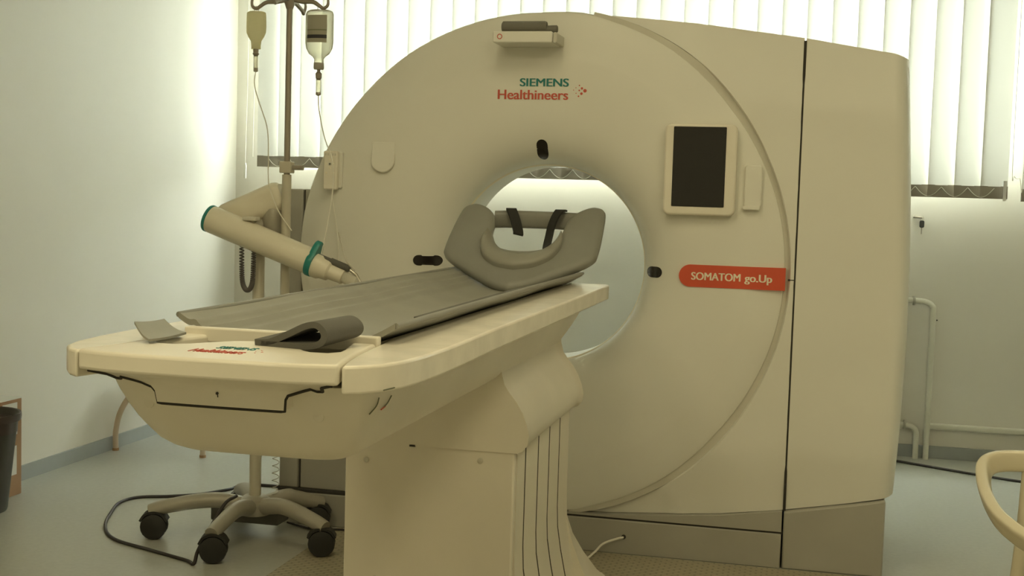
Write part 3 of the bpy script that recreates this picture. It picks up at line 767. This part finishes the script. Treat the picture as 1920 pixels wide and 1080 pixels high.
tube('cocking_bar', [hB + hd * .125 + up * .028, hB + hd * .16 + up * .018, hB + hd * .188 - up * .006], .006, 'chrome', I, 10, smooth_path=False)
disc('cocking_knob', hB + hd * .185 - up * .004, .009, hd, .012, 'rubber', I)
tube('injector_tube', [hB + hd * .15 + up * .03, hB + hd * .12 + up * .05 + yv * -.02, hB + hd * .085 + up * .08, hB + hd * .05 + up * .13], .002, 'clearb', I, 6)
bevel(box('head_switch', (-.03, -.075, 1.128), (.02, -.035, 1.142), 'groove', I), .004)
# coiled cord loop under the head
pth = catmull([(-.041, -.05, 1.045), (-.040, -.05, .97), (-.037, -.05, .92), (-.029, -.05, .896), (-.018, -.05, .888), (-.006, -.05, .896), (.001, -.05, .92), (.003, -.05, .97), (.004, -.05, 1.03)], 26)
Tt, Nn = frames(pth); hel = []
for i in range(len(pth) - 1):
    for q in range(4):
        p = pth[i].lerp(pth[i + 1], q / 4); a = (i + q / 4) * 1.75; B = Tt[i].cross(Nn[i]); hel.append(p + (Nn[i] * math.cos(a) + B * math.sin(a)) * .0066)
tube('coil_cord', hel, .0027, 'coil', I, 5, smooth_path=False)
# thin coiled tubing near the base
hel = [(.055 + .012 * math.cos(k * .8), .05 + .012 * math.sin(k * .8), .14 + .30 * k / 90 ) for k in range(91)]
tube('coil_tubing', hel, .0016, 'clearb', I, 5, smooth_path=False)

# ---- infusion bottles
def bottle(name, label, x, y, ztop, prof, sx, m, kind):
    t = thing(name, label, 'infusion bottle', None, (x, y, ztop))
    n = 28; loops = []
    for r, h in prof:
        loops.append([(math.cos(2 * PI * k / n) * r, math.sin(2 * PI * k / n) * r * sx, h) for k in range(n)])
    loft('body', loops, m, t, smooth=50)
    zb = prof[-1][1]
    tube('hanger', [(-.008, 0, -.003), (-.006, 0, .012), (0, 0, .018), (.006, 0, .012), (.008, 0, -.003)], .0018, 'clearb', t, 6)
    return t, zb
prof1 = [(.0, 0), (.026, -.0005), (.033, -.004), (.0345, -.012), (.0355, -.055), (.0345, -.072), (.027, -.088), (.019, -.10), (.0165, -.118), (.0165, -.128), (0, -.128)]
t, zb = bottle('infusion_bottle', 'small milky infusion bottle hanging from the pole hook beside the left wall', CX + PX - .122, CY, 1.846, prof1, .75, 'milky', 0)
lathe('spike', [(0, 0), (.010, 0), (.009, -.012), (.012, -.016), (.006, -.024), (0, -.024)], (0, 0, zb), (0, 0, 1), 'poledark', t, 14)
lathe('drip_chamber', [(0, 0), (.0075, 0), (.0075, -.045), (.004, -.052), (0, -.052)], (0, 0, zb - .022), (0, 0, 1), 'clear', t, 14)
lathe('chamber_cap', [(0, 0), (.008, 0), (.008, -.012), (.004, -.014), (0, -.014)], (0, 0, zb - .064), (0, 0, 1), 'legmetal', t, 14)
tube('drip_line', [(0, 0, zb - .076), (-.004, 0, zb - .12), (.015, -.01, zb - .17), (.055, -.02, zb - .27), (.062, -.02, zb - .37), (.065, -.02, zb - .46), (.10, -.02, zb - .55), (.15, -.015, zb - .62)], .002, 'whitecable', t, 6)
prof2 = [(.0, 0), (.034, -.0005), (.045, -.005), (.049, -.014), (.0495, -.10), (.049, -.112), (.046, -.13), (.036, -.148), (.022, -.158), (.0165, -.166), (.0165, -.178), (0, -.178)]
t, zb = bottle('infusion_bottle', 'clear infusion bottle with a grey label hanging in front of the blind', CX + PX + .110, CY, 1.850, prof2, .62, 'clear', 1)
lab = []
for k in range(13):
    a = math.radians(-135 + 90 * k / 12); lab.append((math.cos(a) * .050, math.sin(a) * .050 * .62 * 1.01))
def label_strip(name, z0, z1, m, off, parent):
    loops = [[(x * (1 + off), y * (1 + off), z) for x, y in lab] for z in (z0, z1)]
    return loft(name, loops, m, parent, caps=False, closed=False, smooth=60)
lb = label_strip('label', -.112, -.020, 'lablgrey', .0, t); label_strip('label_band', -.098, -.086, 'labldark', .012, lb); label_strip('label_rule', -.072, -.068, 'scuff', .012, lb)
lathe('neck_cap', [(0, 0), (.0175, 0), (.018, -.018), (.016, -.022), (0, -.022)], (0, 0, zb), (0, 0, 1), 'legmetal', t, 18)
lathe('spike', [(0, 0), (.006, 0), (.006, -.008), (.011, -.014), (.010, -.030), (.005, -.036), (0, -.036)], (0, 0, zb - .022), (0, 0, 1), 'poledark', t, 14)
lathe('drip_chamber', [(0, 0), (.0085, 0), (.0085, -.042), (.004, -.048), (0, -.048)], (0, 0, zb - .056), (0, 0, 1), 'clear', t, 14)
lathe('chamber_cap', [(0, 0), (.009, 0), (.009, -.008), (.003, -.011), (0, -.011)], (0, 0, zb - .1), (0, 0, 1), 'poledark', t, 14)
tube('drip_line', [(0, 0, zb - .11), (.004, 0, zb - .16), (.025, 0, zb - .25), (.055, 0, zb - .33), (.06, 0, zb - .42), (.05, -.02, zb - .55), (.04, -.05, zb - .66)], .002, 'whitecable', t, 6)

# ================================================================== floor things
box_t = prism('tread_sheet', [(-.735, -2.9), (1.22, -2.9), (1.22, -.001), (-.735, -.001)], 'z', 0, .0015, 'tread', None)
tag(box_t, 'tan ribbed floor sheet under the patient table pedestal', 'floor sheet')
tag(tube('floor_cable', [(-.92, .55, .006), (-1.1, .52, .006), (-1.33, .50, .006), (-1.36, .40, .006), (-1.43, .28, .006), (-1.52, .21, .006), (-1.63, .15, .006), (-1.655, .06, .006), (-1.62, -.06, .006), (-1.52, -.28, .006), (-1.40, -.42, .006), (-1.22, -.50, .006), (-1.05, -.57, .006), (-1.005, -.60, .006), (-1.01, -.56, .04), (-.998, -.50, .10), (-.985, -.42, .165), (-.98, -.34, .175)], .006, 'cable', None, 8, 8),
    'black power cable looping over the floor around the injector stand', 'cable')
tag(tube('floor_cable', [(1.30, 2.09, .006), (1.39, 2.065, .006), (1.47, 2.02, .006), (1.63, 1.93, .006), (1.74, 1.87, .006), (1.92, 1.79, .006), (2.3, 1.7, .006)], .006, 'cable', None, 8, 8),
    'black cable lying along the floor below the pipes at the back wall', 'cable')
tag(tube('floor_cable', [(-.93, -.01 + .0, .006), (-.80, -.07, .006), (-.70, -.04, .006), (-.60, -.09, .006), (-.50, -.05, .006)], .004, 'cable', None, 6, 8),
    'thin dark cord on the floor along the grey scanner base', 'cable')
# waste bin
B = thing('waste_bin', 'dark grey tapered waste bin beside the cardboard box', 'bin', None, (-2.085, -.22, 0))
lathe('body', [(0, 0), (.098, 0), (.102, .01), (.137, .345), (.145, .35), (.147, .366), (.141, .37), (.134, .362), (.096, .014), (0, .014)], (0, 0, 0), (0, 0, 1), 'bin', B, 40)
lathe('liner', [(.136, .30), (.139, .366), (.150, .372), (.151, .36), (.149, .345)], (0, 0, 0), (0, 0, 1), 'binliner', B, 24)
# cardboard box
K = thing('cardboard_box', 'brown cardboard carton with white paper labels against the left wall', 'box', None, (-2.16, -.2, 0))
box('carton', (-.078, .135, 0), (.058, .27, .385), 'card', K, .003)
box('paper_label', (.0585, .145, .245), (.060, .238, .372), 'paper', K)
box('paper_label', (.0585, .150, .085), (.060, .235, .200), 'paper', K)
box('label_mark', (.0602, .165, .165), (.0608, .2, .188), 'labldark', K)
box('top_flap', (-.078, .135, .385), (.058, .27, .389), 'paper', K)
# stool with arched tube legs by the wall
Q = thing('tube_stool', 'tan stool with an arched tube leg standing by the left wall behind the table', 'stool', None, (-1.985, .95, 0))
for y in (0,):
    tube('arched_leg', [(-.222, y, 0), (-.222, y, .09), (-.20, y, .18), (-.15, y, .26), (-.07, y, .32), (.0, y, .335), (.07, y, .32), (.15, y, .26), (.20, y, .18), (.222, y, .09), (.222, y, 0)], .013, 'wood', Q, 12, 6)
    for s in (-1, 1): lathe('foot_cap', [(0, 0), (.015, 0), (.015, .012), (0, .012)], (s * .222, y, 0), (0, 0, 1), 'card', Q, 14)
tube('rear_leg', [(.06, .33, .345), (.07, .335, .2), (.08, .34, 0)], .013, 'wood', Q, 12, 4)
bevel(prism('seat', rrect(-.10, .16, -.03, .37, .05), 'z', .345, .37, 'wood', Q), .008)
# radiator pipes, wall pipe
def pipe_thing(name, label, pts, r, collar):
    t = thing(name, label, 'pipe', None, pts[0])
    o = Vector(pts[0])
    tube('pipe', [Vector(p) - o for p in pts], r, 'pipe', t, 12, 8)
    if collar: lathe('valve_collar', [(0, 0), (.022, 0), (.024, .006), (.022, .012), (0, .012)], Vector(collar) - o, (1, 0, 0), 'legmetal', t, 16)
    return t
RY = 2.205
pipe_thing('radiator_pipe', 'tall cream pipe bending down to the floor at the back wall', [(1.40, RY, .790), (1.46, RY, .788), (1.495, RY, .782), (1.518, RY, .765), (1.524, RY, .73), (1.524, RY, .5), (1.524, RY, .2), (1.524, RY, 0.0)], .014, (1.425, RY, .789))
pipe_thing('radiator_pipe', 'short cream pipe bending down to the floor at the back wall', [(1.37, RY, .168), (1.42, RY, .165), (1.452, RY, .158), (1.47, RY, .14), (1.474, RY, .11), (1.474, RY, .05), (1.474, RY, 0.0)], .014, (1.41, RY, .167))
box_r = thing('radiator', 'cream panel radiator under the window behind the scanner', 'radiator', None, (.9, 2.165, 0))
for k in range(11): box('radiator_column', (-.5 + k * .088, -.055, .12), (-.5 + k * .088 + .078, .025, .83), 'pipe', box_r, .012)
for z in (.168, .79): tube('header', [(-.5, -.0 + .005, z), (.50, .005, z)], .018, 'pipe', box_r, 10, smooth_path=False)
for x in (-.4, .36): box('wall_bracket', (x, .0, .6), (x + .03, .05, .64), 'pipe', box_r)
tr = struct(prism('trim_1', rrect(YB - .03, YB, .148, .178, .010), 'x', 1.54, XR, 'pipe'))
# key on the wall
kt = thing('wall_key', 'small dark key hanging from a short lever under the blind', 'key', None, (1.43, YB, 1.2))
tube('lever', [(-.02, -.012, .002), (.012, -.014, .0), (.022, -.014, .0)], .0055, 'poledark', kt, 8, smooth_path=False)
tube('lever_stem', [(-.015, 0, .002), (-.015, -.014, .002)], .006, 'poledark', kt, 8, smooth_path=False)
tube('key_ring', [Vector((.02 + .008 * math.cos(a), -.014, -.006 + .012 * math.sin(a))) for a in [2 * PI * k / 14 for k in range(15)]], .0012, 'chrome', kt, 5, smooth_path=False)
prism('key_bow', rrect(.010, .033, -.050, -.014, .008), 'y', -.018, -.011, 'rubber', kt, .002)
box('key_blade', (.0185, -.016, -.082), (.0235, -.0135, -.048), 'poledark', kt)
disc('wall_nail', (1.548, YB, .693), .0035, (0, -1, 0), .006, 'rubber', None, 8)
tag(bpy.data.objects['wall_nail'], 'tiny dark nail in the back wall beside the tall pipe', 'nail')

# ================================================================== beige armchair at the right
A = thing('plastic_armchair', 'glossy beige plastic armchair with looped arms beside the scanner', 'chair', None, (1.60, -1.45, 0))
bandsec = [(math.copysign(abs(math.cos(a)) ** .5, math.cos(a)) * .014, math.copysign(abs(math.sin(a)) ** .5, math.sin(a)) * .025) for a in [2 * PI * k / 24 for k in range(24)]]
for s in (-1, 1):
    armp = [(s * .02, .278, .648), (s * .17, .276, .648), (s * .236, .268, .643), (s * .266, .235, .630), (s * .276, .16, .609), (s * .275, .08, .588), (s * .262, -.005, .568), (s * .235, -.07, .553), (s * .20, -.12, .535), (s * .18, -.15, .48), (s * .185, -.17, .3), (s * .19, -.19, 0)]
    tube('arm_loop', armp, 0, 'beige', A, section=bandsec, seg=10)
    tube('rear_leg', [(s * .16, .275, .64), (s * .17, .265, .44), (s * .19, .27, .2), (s * .205, .28, 0)], .017, 'beige', A, 12, 6)
seat = [(x, y, .42 + .012 * (x / .2) ** 2) for y in (0,) for x in (0,)]
bevel(prism('seat', rrect(-.16, .18, -.16, .25, .05), 'z', .405, .425, 'beige', A), .006)
